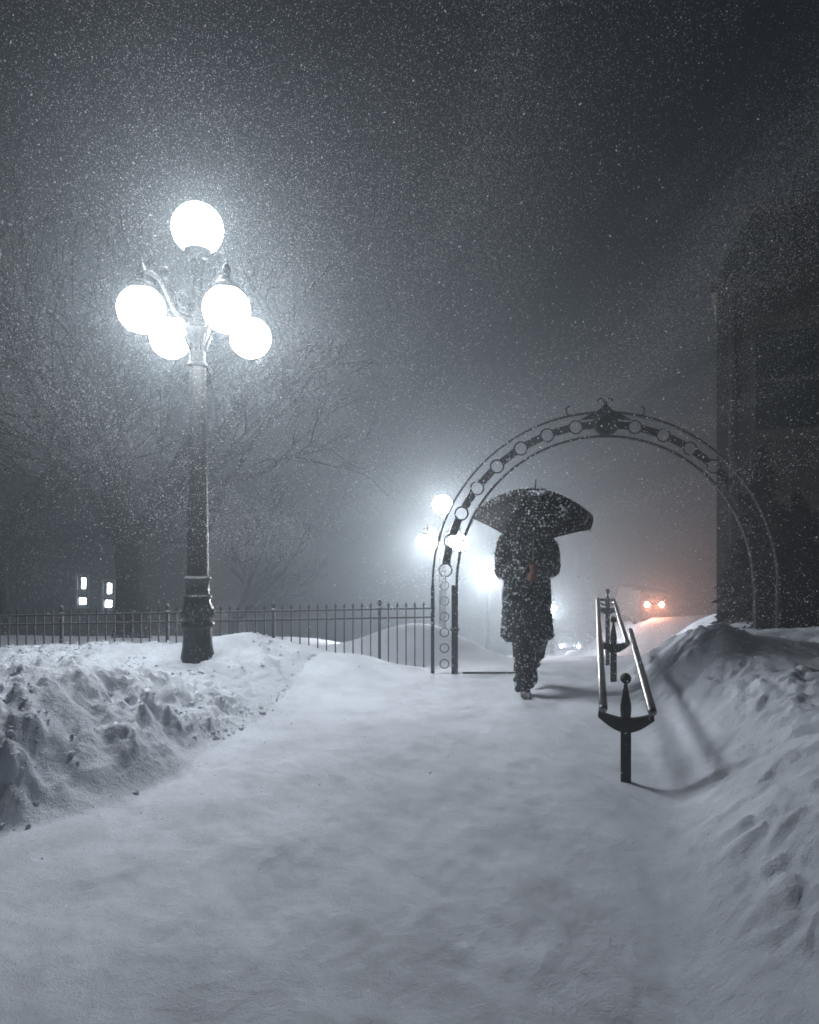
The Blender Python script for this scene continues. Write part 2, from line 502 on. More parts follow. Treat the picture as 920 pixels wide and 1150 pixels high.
def sheet(name, sel, m, label):
    q = Q[sel]
    used, inv = np.unique(q, return_inverse=True)
    inv = inv.reshape(-1, 4)
    me = bpy.data.meshes.new(name)
    me.vertices.add(len(used)); me.vertices.foreach_set('co', P[used].astype(np.float32).ravel())
    me.loops.add(len(inv) * 4); me.loops.foreach_set('vertex_index', inv.astype(np.int32).ravel())
    me.polygons.add(len(inv)); me.polygons.foreach_set('loop_start', (np.arange(len(inv)) * 4).astype(np.int32))
    me.update(calc_edges=True)
    me.validate()
    me.shade_smooth()
    me.normals_split_custom_set_from_vertices(NN[used].tolist())
    me.materials.append(m)
    o = bpy.data.objects.new(name, me); col.objects.link(o)
    return tag(o, label, None, None, 'structure')
sheet('path', region == 0, M['snow_path'], 'smooth wind-blown snow covering the path that leads to the gate')
sheet('snow_bank', region == 1, M['snow_bank'], 'lumpy shovelled snow bank along the left of the path')
sheet('snow_bank', region == 2, M['snow_bank'], 'rough snow bank along the right of the path')
sheet('ground', region == 3, M['snow_fresh'], 'snow covered slope falling away beyond the gate and the fence')

# ------------------------------------------------------------------ haze (blowing snow in the air)
hz = MB().box((0, 43.5, -1.2), (178, 104, 28.6)).build('haze', M['snow_path'], smooth=False)
tag(hz, 'thick blowing snow and mist filling the night air', None, None, 'stuff')
hm = bpy.data.materials.new('haze'); hm.use_nodes = True
hm.node_tree.nodes.clear()
ho = hm.node_tree.nodes.new('ShaderNodeOutputMaterial')
hv = hm.node_tree.nodes.new('ShaderNodeVolumePrincipled')
hv.inputs['Color'].default_value = (0.27, 0.305, 0.335, 1)
hv.inputs['Density'].default_value = HAZE_DENSITY
hv.inputs['Anisotropy'].default_value = HAZE_G
hm.node_tree.links.new(hv.outputs[0], ho.inputs['Volume'])
hm.cycles.homogeneous_volume = True
hz.data.materials.clear(); hz.data.materials.append(hm)

# ------------------------------------------------------------------ five-globe street lamp
def make_lamp(x, y, zg, label, globe_mat='globe'):
    t = empty('street_lamp', (x, y, zg), 0, label, 'street lamp', 'globe street lamps')
    b = MB()
    b.lathe([(0.155, -0.35), (0.155, 0.0), (0.150, 0.10), (0.135, 0.20), (0.130, 0.30), (0.132, 0.36), (0.150, 0.37), (0.155, 0.385), (0.15, 0.41),
             (0.125, 0.43), (0.135, 0.46), (0.150, 0.50), (0.140, 0.56), (0.120, 0.60), (0.118, 0.63), (0.132, 0.64), (0.132, 0.665), (0.112, 0.68),
             (0.108, 0.74), (0.114, 0.80), (0.126, 0.81), (0.126, 0.83), (0.10, 0.85)], 24, flute=12, fd=0.07)
    for k in range(12):
        a = 2 * PI * k / 12
        b.sphere((0.135 * math.cos(a), 0.135 * math.sin(a), 0.50), (0.022, 0.022, 0.045), 8, 6)
    b.build('base', M['iron'], t, ang=50)
    s_ = MB()
    s_.lathe([(0.100, 0.85), (0.098, 1.0), (0.094, 1.4), (0.088, 2.0), (0.080, 2.55), (0.076, 2.80)], 48, flute=12, fd=0.10)
    s_.build('shaft', M['iron'], t, ang=80)
    c = MB()
    c.lathe([(0.076, 2.80), (0.092, 2.81), (0.092, 2.83), (0.072, 2.85), (0.070, 2.98), (0.082, 3.05), (0.105, 3.12), (0.115, 3.14), (0.115, 3.165),
             (0.085, 3.18), (0.075, 3.24), (0.090, 3.28), (0.090, 3.32), (0.06, 3.36), (0.048, 3.46), (0.062, 3.50), (0.045, 3.54), (0.04, 3.66), (0.06, 3.72),
             (0.075, 3.78), (0.06, 3.80)], 20)
    for k in range(8):
        a = 2 * PI * k / 8
        c.tube([(0.07 * math.cos(a), 0.07 * math.sin(a), 2.95), (0.10 * math.cos(a), 0.10 * math.sin(a), 3.04), (0.125 * math.cos(a), 0.125 * math.sin(a), 3.10)], [0.010, 0.018, 0.008], 6)
    c.build('capital', M['iron_top'], t)
    g = MB().sphere((0, 0, 4.10), 0.234, 28, 16).build('globe', M[globe_mat], t)
    hcol = MB().lathe([(0.06, 3.79), (0.10, 3.82), (0.125, 3.86), (0.125, 3.90), (0.115, 3.905)], 20)
    hcol.build('globe_holder', M['iron_top'], t)
    gzz = 3.20
    for (dx, dy) in ((-0.35, -0.45), (0.39, -0.45), (-0.41, 0.45), (0.39, 0.45)):
        d = Vector((dx, dy, 0)); L_ = d.length; d.normalize()
        a = MB()
        def q(r, z): return (d.x * r, d.y * r, z)
        # S-shaped arm that swings up from the hub and over the globe
        pts = [q(0.04, 3.26), q(0.14, 3.23), q(0.24, 3.27), q(0.31, 3.38), q(0.38, 3.50), q(0.47, 3.55), q(L_ - 0.03, 3.545), q(L_, 3.50), q(L_, 3.46)]
        a.tube(pts, [0.028, 0.026, 0.024, 0.023, 0.022, 0.021, 0.020, 0.020, 0.022], 8)
        sc_ = [q(0.16 + 0.07 * math.cos(th), 3.40 + 0.07 * math.sin(th)) for th in np.linspace(-2.2, 3.4, 16)]
        a.tube(sc_, [0.014 - 0.0004 * i for i in range(16)], 6)
        sc2 = [q(0.33 + (0.055 - 0.002 * i) * math.cos(th), 3.60 + (0.055 - 0.002 * i) * math.sin(th)) for i, th in enumerate(np.linspace(-1.8, 3.0, 14))]
        a.tube(sc2, 0.011, 6)
        # leaf plates
        for (r0, z0, r1, z1) in ((0.26, 3.34, 0.30, 3.50), (0.12, 3.30, 0.10, 3.44)):
            a.tube([q(r0, z0), q((r0 + r1) / 2 - 0.03, (z0 + z1) / 2), q(r1, z1)], [0.010, 0.030, 0.006], 6, flat=0.4)
        arm = a.build('arm', M['iron_top'], t)
        cp = MB().lathe([(0.112, 3.372), (0.118, 3.385), (0.115, 3.41), (0.075, 3.44), (0.035, 3.46), (0.03, 3.52), (0.042, 3.545), (0.03, 3.57), (0.012, 3.61), (0.02, 3.625), (0.004, 3.65)],
                        18, (dx, dy, 0))
        cp.build('globe_cap', M['iron_top'], arm)
        MB().sphere((dx, dy, gzz), 0.201, 28, 16).build('globe', M[globe_mat], t)
    return t
lx, ly = -1.986, 6.4
LAMP = make_lamp(lx, ly, 0.18, 'near tall black lamp post with five glowing globes standing in the left snow bank')
# second lamp, farther down the slope, shares the shapes
def relamp(src, x, y, z, label, m):
    c = copy_tree(src)
    c.location = (x, y, z)
    c['label'] = label
    for o in [k for k in bpy.data.objects if k.parent == c and k.name.startswith('globe') and 'holder' not in k.name]:
        o.data = o.data.copy(); o.data.materials[0] = M[m]
    return c
l2 = relamp(LAMP, (497 - 460) / 767 * 16.5, 16.5, 1.5 + (590 - 567) / 767 * 16.5 - 4.10,
       'hazy lamp with clustered white globes shining behind the left leg of the arch', 'globe_far')

def small_lamp(x, y, zt, label):
    zg = gz(x, y) - 0.05
    t = empty('street_lamp', (x, y, zg), 0, label, 'street lamp', 'single globe street lamps down the slope')
    h = zt - zg
    MB().lathe([(0.16, 0), (0.15, 0.3), (0.11, 0.45), (0.10, 0.9), (0.08, 1.0), (0.07, h - 0.35), (0.10, h - 0.30), (0.12, h - 0.22), (0.10, h - 0.2)], 14).build('pole', M['iron'], t)
    MB().sphere((0, 0, h), 0.22, 20, 12).build('globe', M['globe_small'], t)
    return t
small_lamp((548 - 460) / 767 * 30, 30, 1.5 - (648 - 590) / 767 * 30, 'faint single globe lamp glowing in the mist just left of the walking figure')
small_lamp((620 - 460) / 767 * 42, 42, 1.5 - (684 - 590) / 767 * 42, 'farthest lamp glow peeping out past the right edge of the coat')

# ------------------------------------------------------------------ arched iron gate
AD = 6.95
ax = (680 - 460) / 767 * AD
K = AD / 767
def az(py): return 1.5 - (py - 590) * K
Rr = 187 * K
za = az(657)
arch = empty('arch_gateway', (ax, AD, 0), 0, 'wrought iron arch with ring pattern and crested top spanning the path', 'gate arch')
def arc_pts(r, a0, a1, n):
    return [(r * math.cos(a), 0, za + r * math.sin(a)) for a in np.linspace(a0, a1, n)]
zfootL = gz(ax - Rr, AD) - 0.25
zfootR = gz(ax + Rr, AD) - 0.25
rin, rout = 167 * K, 194 * K
def band(r, th, dep, a0=0, a1=PI, n=72):
    m = MB(); vs = []; fs = []
    for a in np.linspace(a0, a1, n):
        for rr, yy in ((r - th / 2, -dep / 2), (r + th / 2, -dep / 2), (r + th / 2, dep / 2), (r - th / 2, dep / 2)):
            vs.append((rr * math.cos(a), yy, za + rr * math.sin(a)))
    for j in range(n - 1):
        for i in range(4):
            k = (i + 1) % 4
            fs.append((j * 4 + i, (j + 1) * 4 + i, (j + 1) * 4 + k, j * 4 + k))
    fs += [(0, 1, 2, 3), tuple((n - 1) * 4 + i for i in (3, 2, 1, 0))]
    m.add(vs, fs); return m
bo = band(rout, 0.019, 0.05); bo.build('outer_hoop', M['iron_arch'], arch, smooth=False)
bi = band(rin, 0.023, 0.05); bi.build('inner_hoop', M['iron_arch'], arch, smooth=False)
rm = (rin + rout) / 2
nr = 17
ang_r = [PI * (i + 0.5) / nr for i in range(nr)]
for i, a in enumerate(ang_r):
    if i == nr // 2: continue
    c = Vector((rm * math.cos(a), 0, za + rm * math.sin(a)))
    pts = [(c.x + 0.066 * math.cos(t_), 0, c.z + 0.066 * math.sin(t_)) for t_ in np.linspace(0, 2 * PI, 25)]
    MB().tube(pts, 0.008, 8, cap=False).build('ring', M['iron_arch'], arch)
for i in range(nr - 1):
    # dark plate whose ends follow the rings on either side
    g_ = PI / nr; h_ = 0.038; n_ = 9
    top = []; bot = []; poly = []
    amid = ang_r[i] + g_ / 2
    def pt(da, dr): return ((rm + dr) * math.cos(amid + da), za + (rm + dr) * math.sin(amid + da))
    rr_ = 0.074
    left = []; right = []
    for dr in np.linspace(-h_, h_, n_):
        wv = math.sqrt(max(rr_ ** 2 - dr ** 2, 0)) / rm
        left.append(pt(-g_ / 2 + wv, dr)); right.append(pt(g_ / 2 - wv, dr))
    poly = left + right[::-1]
    MB().prism(poly, -0.006, 0.006).build('infill_plate', M['iron_arch'], arch, smooth=False)
# crest
cr = MB()
zt = az(466)
prof = [(-0.26, zt - 0.055), (-0.20, zt - 0.015), (-0.12, zt + 0.02), (-0.06, zt + 0.055), (-0.02, zt + 0.10), (0, zt + 0.125),
        (0.02, zt + 0.10), (0.06, zt + 0.055), (0.12, zt + 0.02), (0.20, zt - 0.015), (0.26, zt - 0.055), (0.13, zt - 0.04), (-0.13, zt - 0.04)]
cr.prism(prof, -0.02, 0.02)
cr.build('crest', M['iron_arch'], arch, smooth=False)
med = MB()
med.add(*[(lambda vs, fs: (vs, fs))(*(lambda r_: ([(r_ * math.cos(t_), yy, za + rm + r_ * math.sin(t_)) for yy in (-0.035, 0.035) for t_ in np.linspace(0, 2 * PI, 24, endpoint=False)],
        [tuple(range(24)), tuple(range(47, 23, -1))] + [(i, 24 + i, 24 + (i + 1) % 24, (i + 1) % 24) for i in range(24)]))(0.125))][0])
med.build('medallion', M['iron_arch'], arch, smooth=False)
MB().tube([(0.10 * math.cos(t_), -0.04, za + rm + 0.10 * math.sin(t_)) for t_ in np.linspace(0, 2 * PI, 25)], 0.012, 6, cap=False).build('medallion_ring', M['iron_arch'], arch)
def scroll(cx, cz, r0, a0, a1, r1=None, n=18, th=0.009):
    r1 = r1 or r0 * 0.4
    return MB().tube([(cx + (r0 + (r1 - r0) * i / (n - 1)) * math.cos(a), 0, cz + (r0 + (r1 - r0) * i / (n - 1)) * math.sin(a)) for i, a in enumerate(np.linspace(a0, a1, n))],
                     [th * (1 - 0.5 * i / n) for i in range(n)], 6)
scroll(-0.055, zt + 0.135, 0.045, -0.3, PI * 1.1).build('scroll', M['iron_arch'], arch)
scroll(0.055, zt + 0.135, 0.045, PI + 0.3, -PI * 0.1).build('scroll', M['iron_arch'], arch)
for sx in (-1, 1):
    th_ = 0.20
    px_, pz_ = sx * rout * math.sin(th_), za + rout * math.cos(th_)
    (scroll(px_ + sx * 0.02 + sx * 0.03, pz_ + 0.055, 0.055, -PI / 2 - 0.2 if sx > 0 else -PI / 2 + 0.2, (PI / 2 + 0.6) if sx < 0 else (-PI * 1.5 - 0.6 + 0), 0.02) if False else
     MB().tube([(px_ + sx * 0.05 * math.sin(k), 0, pz_ + 0.055 - 0.055 * math.cos(k)) if k < 2 else (px_ + sx * (0.05 * math.sin(2) - 0.03 * (k - 2)), 0, pz_ + 0.055 - 0.055 * math.cos(2) + 0.02 * (k - 2)) for k in np.linspace(0, 3, 12)],
               0.009, 6)).build('scroll', M['iron_arch'], arch)
# legs: slim outer rod and a wider inner post on each side
for sx, zf in ((-1, zfootL), (1, zfootR)):
    p = MB()
    p.box((sx * rout, 0, (za + zf) / 2), (0.035, 0.05, za - zf))
    p.build('leg', M['iron_arch'], arch, smooth=False)
    p = MB()
    p.box((sx * (rin + 0.02), 0, (za + zf) / 2), (0.062 if sx < 0 else 0.035, 0.06, za - zf))
    p.box((sx * (rin + 0.02), 0, za - 0.45), (0.09, 0.085, 0.02))
    p.build('leg', M['iron_arch'], arch, smooth=False)
    for zz in np.arange(zf + 0.35, za, 0.16):
        MB().tube([(sx * (rin + 0.125) + 0.045 * math.cos(t_), 0, zz + 0.045 * math.sin(t_)) for t_ in np.linspace(0, 2 * PI, 17)], 0.0055, 6, cap=False).build('ring', M['iron_arch'], arch)
MB().box((-(rin - 0.03) + 0.31, 0, gz(ax - rin + 0.4, AD) + 0.012), (0.56, 0.02, 0.018)).build('threshold_bar', M['iron_arch'], arch, smooth=False)

# ------------------------------------------------------------------ iron fence
FD = 8.0
fence = empty('iron_fence', (0, FD, 0), 0, 'low black iron picket fence with spear tips running left from the arch', 'fence')
FK = FD / 767
ftop = lambda x: 1.5 - (np.interp(x, [-5.5, -2.5, 0.3], [688, 683, 678]) - 590) * FK
x0f, x1f = -5.7, 0.27
n = int((x1f - x0f) / 0.1035)
for i in range(n + 1):
    x = x1f - i * 0.1035
    zt_ = float(ftop(x)); zb = zt_ - 0.95
    post = (i % 12 == 6)
    r_ = 0.017 if post else 0.0068
    m = MB()
    m.box((x, 0, (zt_ - 0.05 + zb) / 2), (2 * r_, 2 * r_, zt_ - 0.05 - zb))
    if post:
        m.lathe([(0.02, -0.05), (0.03, -0.045), (0.03, -0.03), (0.012, -0.02), (0.022, 0.0), (0.028, 0.02), (0.018, 0.045), (0.004, 0.06)], 10, (x, 0, zt_))
        m.build('post', M['iron_fence'], fence)
    else:
        m.lathe([(0.0085, -0.055), (0.016, -0.045), (0.008, -0.035), (0.017, -0.015), (0.002, 0.025)], 6, (x, 0, zt_))
        m.build('picket', M['iron_fence'], fence)
for off in (0.052, 0.155, 0.80):
    m = MB()
    vs = []
    xs_ = np.linspace(x0f, x1f + 0.03, 12)
    for a, b in zip(xs_[:-1], xs_[1:]):
        za_, zb_ = float(ftop(a)) - off, float(ftop(b)) - off
        m.add([(a, -0.012, za_ - 0.01), (b, -0.012, zb_ - 0.01), (b, 0.012, zb_ - 0.01), (a, 0.012, za_ - 0.01),
               (a, -0.012, za_ + 0.01), (b, -0.012, zb_ + 0.01), (b, 0.012, zb_ + 0.01), (a, 0.012, za_ + 0.01)],
              [(0, 3, 2, 1), (4, 5, 6, 7), (0, 1, 5, 4), (2, 3, 7, 6)])
    m.build('rail', M['iron_fence'], fence, smooth=False)

# ------------------------------------------------------------------ double handrail
hx, hy = (703 - 460) / 767 * 4.0, 4.0
hdir = math.atan2(0.27, 1.0)
hr = empty('handrail', (hx, hy, 0), -hdir, 'double tube metal handrail on forked posts with ball finials in the middle of the path', 'handrail')
cs = math.cos(hdir)
def HY(D): return (D - 4.0) / cs
RZ = 0.425
def capped(pts, r):
    """tube with domed ends"""
    p0, p1 = Vector(pts[0]), Vector(pts[-1]); d = (p1 - p0).normalized()
    P_ = []; rr = []
    for k in range(5):
        a = PI / 2 * k / 5
        P_.append(p0 - d * r * math.cos(a)); rr.append(max(0.001, r * math.sin(a)))
    for s in np.linspace(0, 1, 10):
        P_.append(p0.lerp(p1, s)); rr.append(r)
    for k in range(4, -1, -1):
        a = PI / 2 * k / 5
        P_.append(p1 + d * r * math.cos(a)); rr.append(max(0.001, r * math.sin(a)))
    return MB().tube(P_, rr, 16)
capped([(-0.128, -0.02, RZ), (-0.125, HY(9.9), RZ)], 0.026).build('rail', M['steel'], hr)
capped([(0.145, -0.02, RZ), (0.175, HY(6.95), RZ + 0.012)], 0.026).build('rail', M['steel'], hr)
capped([(0.115, HY(6.3), RZ - 0.004), (0.10, HY(9.9), RZ)], 0.024).build('rail', M['steel'], hr)
for D in (4.0, 6.5, 9.3):
    yy = HY(D)
    wx = hx + math.sin(hdir) * yy; wy = hy + math.cos(hdir) * yy
    zg = gz(wx, wy) - 0.3
    W = 0.158 if D < 5 else 0.15
    m = MB().box((0, yy, (zg + 0.34) / 2), (0.058, 0.03, 0.34 - zg))
    po = m.build('post', M['rail_iron'], hr, smooth=False)
    # crescent fork
    outer = [(W * math.sin(a), 0.405 - 0.115 * math.cos(a)) for a in np.linspace(-1.45, 1.45, 21)]
    outer = [(x, 0.395 - 0.105 * math.cos(x / W * 1.35)) for x in np.linspace(-W, W, 21)]
    inner = [(x, 0.41 - 0.040 * math.cos(x / W * 1.45)) for x in np.linspace(W - 0.004, -W + 0.004, 21)]
    f_ = MB().prism(outer + inner, yy - 0.022, yy + 0.022)
    f_.build('fork', M['rail_iron'], po, smooth=False)
    fi = MB().lathe([(0.026, 0.36), (0.032, 0.42), (0.031, 0.45), (0.022, 0.50), (0.013, 0.55), (0.009, 0.575)], 16, (0, yy, 0))
    fi.sphere((0, yy, 0.603), 0.032, 18, 12)
    fi.build('finial', M['rail_iron'], po)
    if D > 9:
        MB().box((0, yy, 0.485), (0.21, 0.02, 0.035)).tube([(-0.10, yy, 0.44), (0, yy, 0.40), (0.10, yy, 0.44)], 0.012, 6).build('crossbar', M['rail_iron'], po, smooth=False)

# ------------------------------------------------------------------ walking figure with umbrella
PX, PY = (592 - 460) / 767 * 6.05, 6.05
pz = gz(PX, PY)
per = empty('person', (PX, PY, pz + 0.005), 0, 'figure in a long dark snow-flecked coat walking toward the viewer, head hidden by umbrella', 'person')

def skin_body():
    """whole body as one skinned surface"""
    J = {
        'pelvis': ((0, 0.0, 0.93), 0.145), 'belly': ((0, -0.005, 1.08), 0.125), 'chest': ((0, 0.0, 1.25), 0.145),
        'uchest': ((0, 0.005, 1.36), 0.11), 'neck': ((0, 0.0, 1.46), 0.058), 'skull': ((0, -0.02, 1.54), 0.06), 'crown': ((0, -0.025, 1.60), 0.07),
        'shL': ((-0.165, 0.0, 1.37), 0.062), 'elL': ((-0.215, -0.01, 1.10), 0.045), 'wrL': ((-0.055, -0.235, 1.075), 0.030),
        'shR': ((0.165, 0.0, 1.37), 0.062), 'elR': ((0.215, -0.01, 1.12), 0.045), 'wrR': ((0.05, -0.235, 1.135), 0.030),
        'hpL': ((-0.09, 0, 0.86), 0.090), 'knL': ((-0.055, -0.09, 0.47), 0.058), 'anL': ((-0.025, -0.03, 0.085), 0.032), 'ftL': ((-0.028, -0.10, 0.045), 0.024), 'toL': ((-0.03, -0.15, 0.035), 0.018),
        'hpR': ((0.09, 0, 0.86), 0.090), 'knR': ((0.10, 0.04, 0.47), 0.058), 'anR': ((0.10, 0.34, 0.20), 0.032), 'ftR': ((0.10, 0.31, 0.12), 0.024), 'toR': ((0.10, 0.28, 0.085), 0.018),
    }
    E = [('pelvis', 'belly'), ('belly', 'chest'), ('chest', 'uchest'), ('uchest', 'neck'), ('neck', 'skull'), ('skull', 'crown')]
    for s in 'LR':
        E += [('uchest', 'sh' + s), ('sh' + s, 'el' + s), ('el' + s, 'wr' + s), ('pelvis', 'hp' + s), ('hp' + s, 'kn' + s), ('kn' + s, 'an' + s), ('an' + s, 'ft' + s), ('ft' + s, 'to' + s)]
    return J, E
J, E = skin_body()
bm_ = MB()
def limb(a, b, ra, rb, mb, n=5, seg=16):
    a, b = Vector(a), Vector(b)
    mb.tube([a.lerp(b, i / (n - 1)) for i in range(n)], [ra + (rb - ra) * i / (n - 1) for i in range(n)], seg)
for a, b in E:
    limb(J[a][0], J[b][0], J[a][1], J[b][1], bm_)
for k, (p, r_) in J.items():
    if k not in ('pelvis',):
        bm_.sphere(p, r_, 14, 10)
# head with face
hc = Vector((0, -0.03, 1.605))
bm_.sphere(hc, (0.076, 0.095, 0.112), 24, 18)
bm_.sphere((0, -0.055, 1.545), (0.052, 0.06, 0.055), 16, 12)     # jaw
bm_.sphere((0, -0.128, 1.59), (0.014, 0.022, 0.026), 10, 8)      # nose
bm_.sphere((0, -0.112, 1.552), (0.026, 0.014, 0.010), 10, 8)     # lips
for s in (-1, 1):
    bm_.sphere((s * 0.078, -0.02, 1.59), (0.010, 0.020, 0.032), 10, 8)
    bm_.sphere((s * 0.032, -0.108, 1.632), (0.020, 0.014, 0.008), 10, 8)
# hands curled round the umbrella handle
HN = Vector((0.0, -0.285, 1.10))
def hand(side, zc, mb):
    s = side
    w_ = Vector(J['wrL' if s < 0 else 'wrR'][0])
    palm = Vector((s * 0.030, -0.268, zc))
    limb(w_, palm, 0.028, 0.026, mb, 4, 12)
    mb.sphere(palm, (0.018, 0.036, 0.040), 14, 10)
    for k in range(4):
        z = zc + 0.030 - 0.020 * k
        ln = (0.92, 1.0, 0.95, 0.8)[k]
        pts = [Vector((s * 0.028, -0.288, z)), Vector((s * 0.022, -0.313 * 1.0, z)), Vector((-s * 0.002, -0.325 + 0.004 * k, z - 0.002)),
               Vector((-s * 0.022 * ln, -0.310, z - 0.004)), Vector((-s * 0.026 * ln, -0.290, z - 0.005))]
        mb.tube(pts, [0.0095, 0.0095, 0.009, 0.008, 0.0065], 8)
    mb.tube([Vector((s * 0.026, -0.262, zc + 0.012)), Vector((s * 0.016, -0.255, zc + 0.034)), Vector((-s * 0.004, -0.262, zc + 0.046)), Vector((-s * 0.018, -0.276, zc + 0.046))],
            [0.012, 0.011, 0.010, 0.008], 8)
hand(-1, 1.055, bm_)
hand(1, 1.13, bm_)
body = remeshed(bm_, 'body', M['skin'], per, 0.0065, 2)
for s in (-1, 1):
    MB().sphere((s * 0.031, -0.112, 1.612), 0.011, 12, 8).build('eye', M['eye'], per)
hb = MB()
hb.sphere((0, -0.012, 1.632), (0.084, 0.096, 0.098), 20, 14)
hb.sphere((0, 0.025, 1.58), (0.080, 0.070, 0.085), 18, 12)
remeshed(hb, 'hair', M['hair'], per, 0.010, 2)

# coat
ct = MB()
ct.rings([(0.0, 0.03, 0.485, 0.232, 0.185), (0.0, 0.03, 0.56, 0.226, 0.180), (0.0, 0.025, 0.72, 0.216, 0.170), (0, 0.015, 0.90, 0.208, 0.160), (0, 0.0, 1.03, 0.200, 0.150),
          (0, 0.0, 1.15, 0.208, 0.152), (0, 0.0, 1.27, 0.215, 0.150), (0, 0.0, 1.36, 0.205, 0.130), (0, 0.0, 1.42, 0.150, 0.100), (0, 0.0, 1.46, 0.085, 0.080)], 36)
for s, k in ((-1, 'L'), (1, 'R')):
    sh, el, wr = [Vector(J[n_ + k][0]) for n_ in ('sh', 'el', 'wr')]
    sh = sh + Vector((0, 0, 0.0)); el = el + Vector((s * 0.005, 0.01, -0.01))
    mid = sh.lerp(el, 0.5) + Vector((s * 0.02, 0.005, 0))
    m2 = el.lerp(wr, 0.5) + Vector((s * 0.015, -0.02, -0.01))
    ct.tube([sh + Vector((-s * 0.02, 0, 0.01)), sh.lerp(mid, 0.5) + Vector((s * 0.01, 0, 0)), mid, el, m2, wr + (wr - el).normalized() * 0.032],
            [0.082, 0.085, 0.080, 0.076, 0.066, 0.054], 18)
    ct.sphere(el, 0.074, 14, 10)
    ct.sphere(sh, 0.080, 14, 10)
coat = remeshed(ct, 'coat', M['coat'], per, 0.011, 3)
# folds and an uneven hem
me = coat.data
co = np.zeros(len(me.vertices) * 3); me.vertices.foreach_get('co', co); co = co.reshape(-1, 3)
nm = np.zeros(len(me.vertices) * 3); me.vertices.foreach_get('normal', nm); nm = nm.reshape(-1, 3)
an = np.arctan2(co[:, 1], co[:, 0])
low = sstep(1.05, 0.5, co[:, 2])
fold = 0.012 * low * np.sin(an * 7 + 2 * np.sin(co[:, 2] * 3)) + 0.010 * fbm(co[:, 0] * 9 + co[:, 1] * 5, co[:, 2] * 7, 3) + 0.014 * (1 - low) * fbm(co[:, 0] * 14, co[:, 2] * 16 + co[:, 1] * 8, 2)
co += nm * fold[:, None]
co[:, 2] += low ** 4 * 0.012 * np.sin(an * 3 + 1)
me.vertices.foreach_set('co', co.ravel()); me.update()
# collar, front edge, belt line, buttons, pockets
cl = MB()
cl.rings([(0, 0.01, 1.415, 0.118, 0.105), (0, 0.012, 1.46, 0.098, 0.092), (0, 0.015, 1.51, 0.090, 0.088), (0, 0.015, 1.515, 0.080, 0.078), (0, 0.012, 1.47, 0.078, 0.075)], 24, cap=False)
cl.build('collar', M['coat'], per)
bt = MB()
for z in (0.98, 0.86, 0.74):
    bt = MB().sphere((0.02, -0.158 - (0.98 - z) * 0.03, z), (0.013, 0.008, 0.013), 10, 6)
    bt.build('button', M['tyre'], per)
for s in (-1, 1):
    MB().box((s * 0.125, -0.132, 0.86), (0.12, 0.03, 0.045), Matrix.Identity(4)).build('pocket_flap', M['coat'], per)
# trousers
tr = MB()
def leg(hp, kn, an_, w0, w1, w2):
    hp, kn, an_ = Vector(hp), Vector(kn), Vector(an_)
    tr.tube([hp, hp.lerp(kn, 0.5), kn, kn.lerp(an_, 0.35), kn.lerp(an_, 0.7), an_], [w0, (w0 + w1) / 2 + 0.005, w1, w1 + 0.004, w2 + 0.004, w2 + 0.006], 18)
leg(J['hpL'][0], J['knL'][0], Vector(J['anL'][0]) + Vector((0, -0.005, -0.035)), 0.112, 0.088, 0.074)
leg(J['hpR'][0], J['knR'][0], Vector(J['anR'][0]) + Vector((0, 0.02, -0.015)), 0.112, 0.088, 0.074)
tr.sphere(J['knL'][0], 0.086, 14, 10); tr.sphere(J['knR'][0], 0.086, 14, 10)
tr.rings([(0, 0, 0.84, 0.175, 0.125), (0, 0, 0.95, 0.165, 0.12)], 24)
tro = remeshed(tr, 'trousers', M['trousers'], per, 0.011, 2)
me = tro.data
co = np.zeros(len(me.vertices) * 3); me.vertices.foreach_get('co', co); co = co.reshape(-1, 3)
nm = np.zeros(len(me.vertices) * 3); me.vertices.foreach_get('normal', nm); nm = nm.reshape(-1, 3)
wr_ = 0.014 * np.sin(co[:, 2] * 55 + 3 * np.sin(co[:, 0] * 30)) * sstep(0.42, 0.1, co[:, 2]) + 0.022 * fbm(co[:, 0] * 12 + co[:, 1] * 7, co[:, 2] * 10, 3)
co += nm * wr_[:, None]
me.vertices.foreach_set('co', co.ravel()); me.update()
# shoes
def shoe(base, toe_dir, name='shoe'):
    m = MB(); b = Vector(base); d = Vector(toe_dir).normalized()
    side = d.cross(Vector((0, 0, 1))).normalized(); up = side.cross(d)
    vs = []; fs = []; seg = 16
    sec = [(-0.075, 0.028, 0.035, 0.030), (-0.06, 0.036, 0.05, 0.045), (-0.02, 0.040, 0.055, 0.052), (0.04, 0.042, 0.040, 0.038), (0.10, 0.048, 0.030, 0.030), (0.15, 0.046, 0.024, 0.024), (0.185, 0.032, 0.018, 0.018), (0.195, 0.012, 0.01, 0.012)]
    for (t_, hw, hh, zc) in sec:
        for i in range(seg):
            a = 2 * PI * i / seg
            zz = max(zc + hh * math.sin(a), 0.0) if math.sin(a) < 0 else zc + hh * math.sin(a)
            vs.append(b + d * t_ + side * hw * math.cos(a) + up * zz)
    for j in range(len(sec) - 1):
        for i in range(seg):
            k = (i + 1) % seg
            fs.append((j * seg + i, j * seg + k, (j + 1) * seg + k, (j + 1) * seg + i))
    fs += [tuple(range(seg - 1, -1, -1)), tuple((len(sec) - 1) * seg + i for i in range(seg))]
    m.add(vs, fs); return m.build(name, M['shoe'], per)
shoe((-0.025, -0.03, -0.008), (-0.06, -1, 0))
shoe((0.10, 0.372, 0.165), (0.0, -0.62, -0.75))

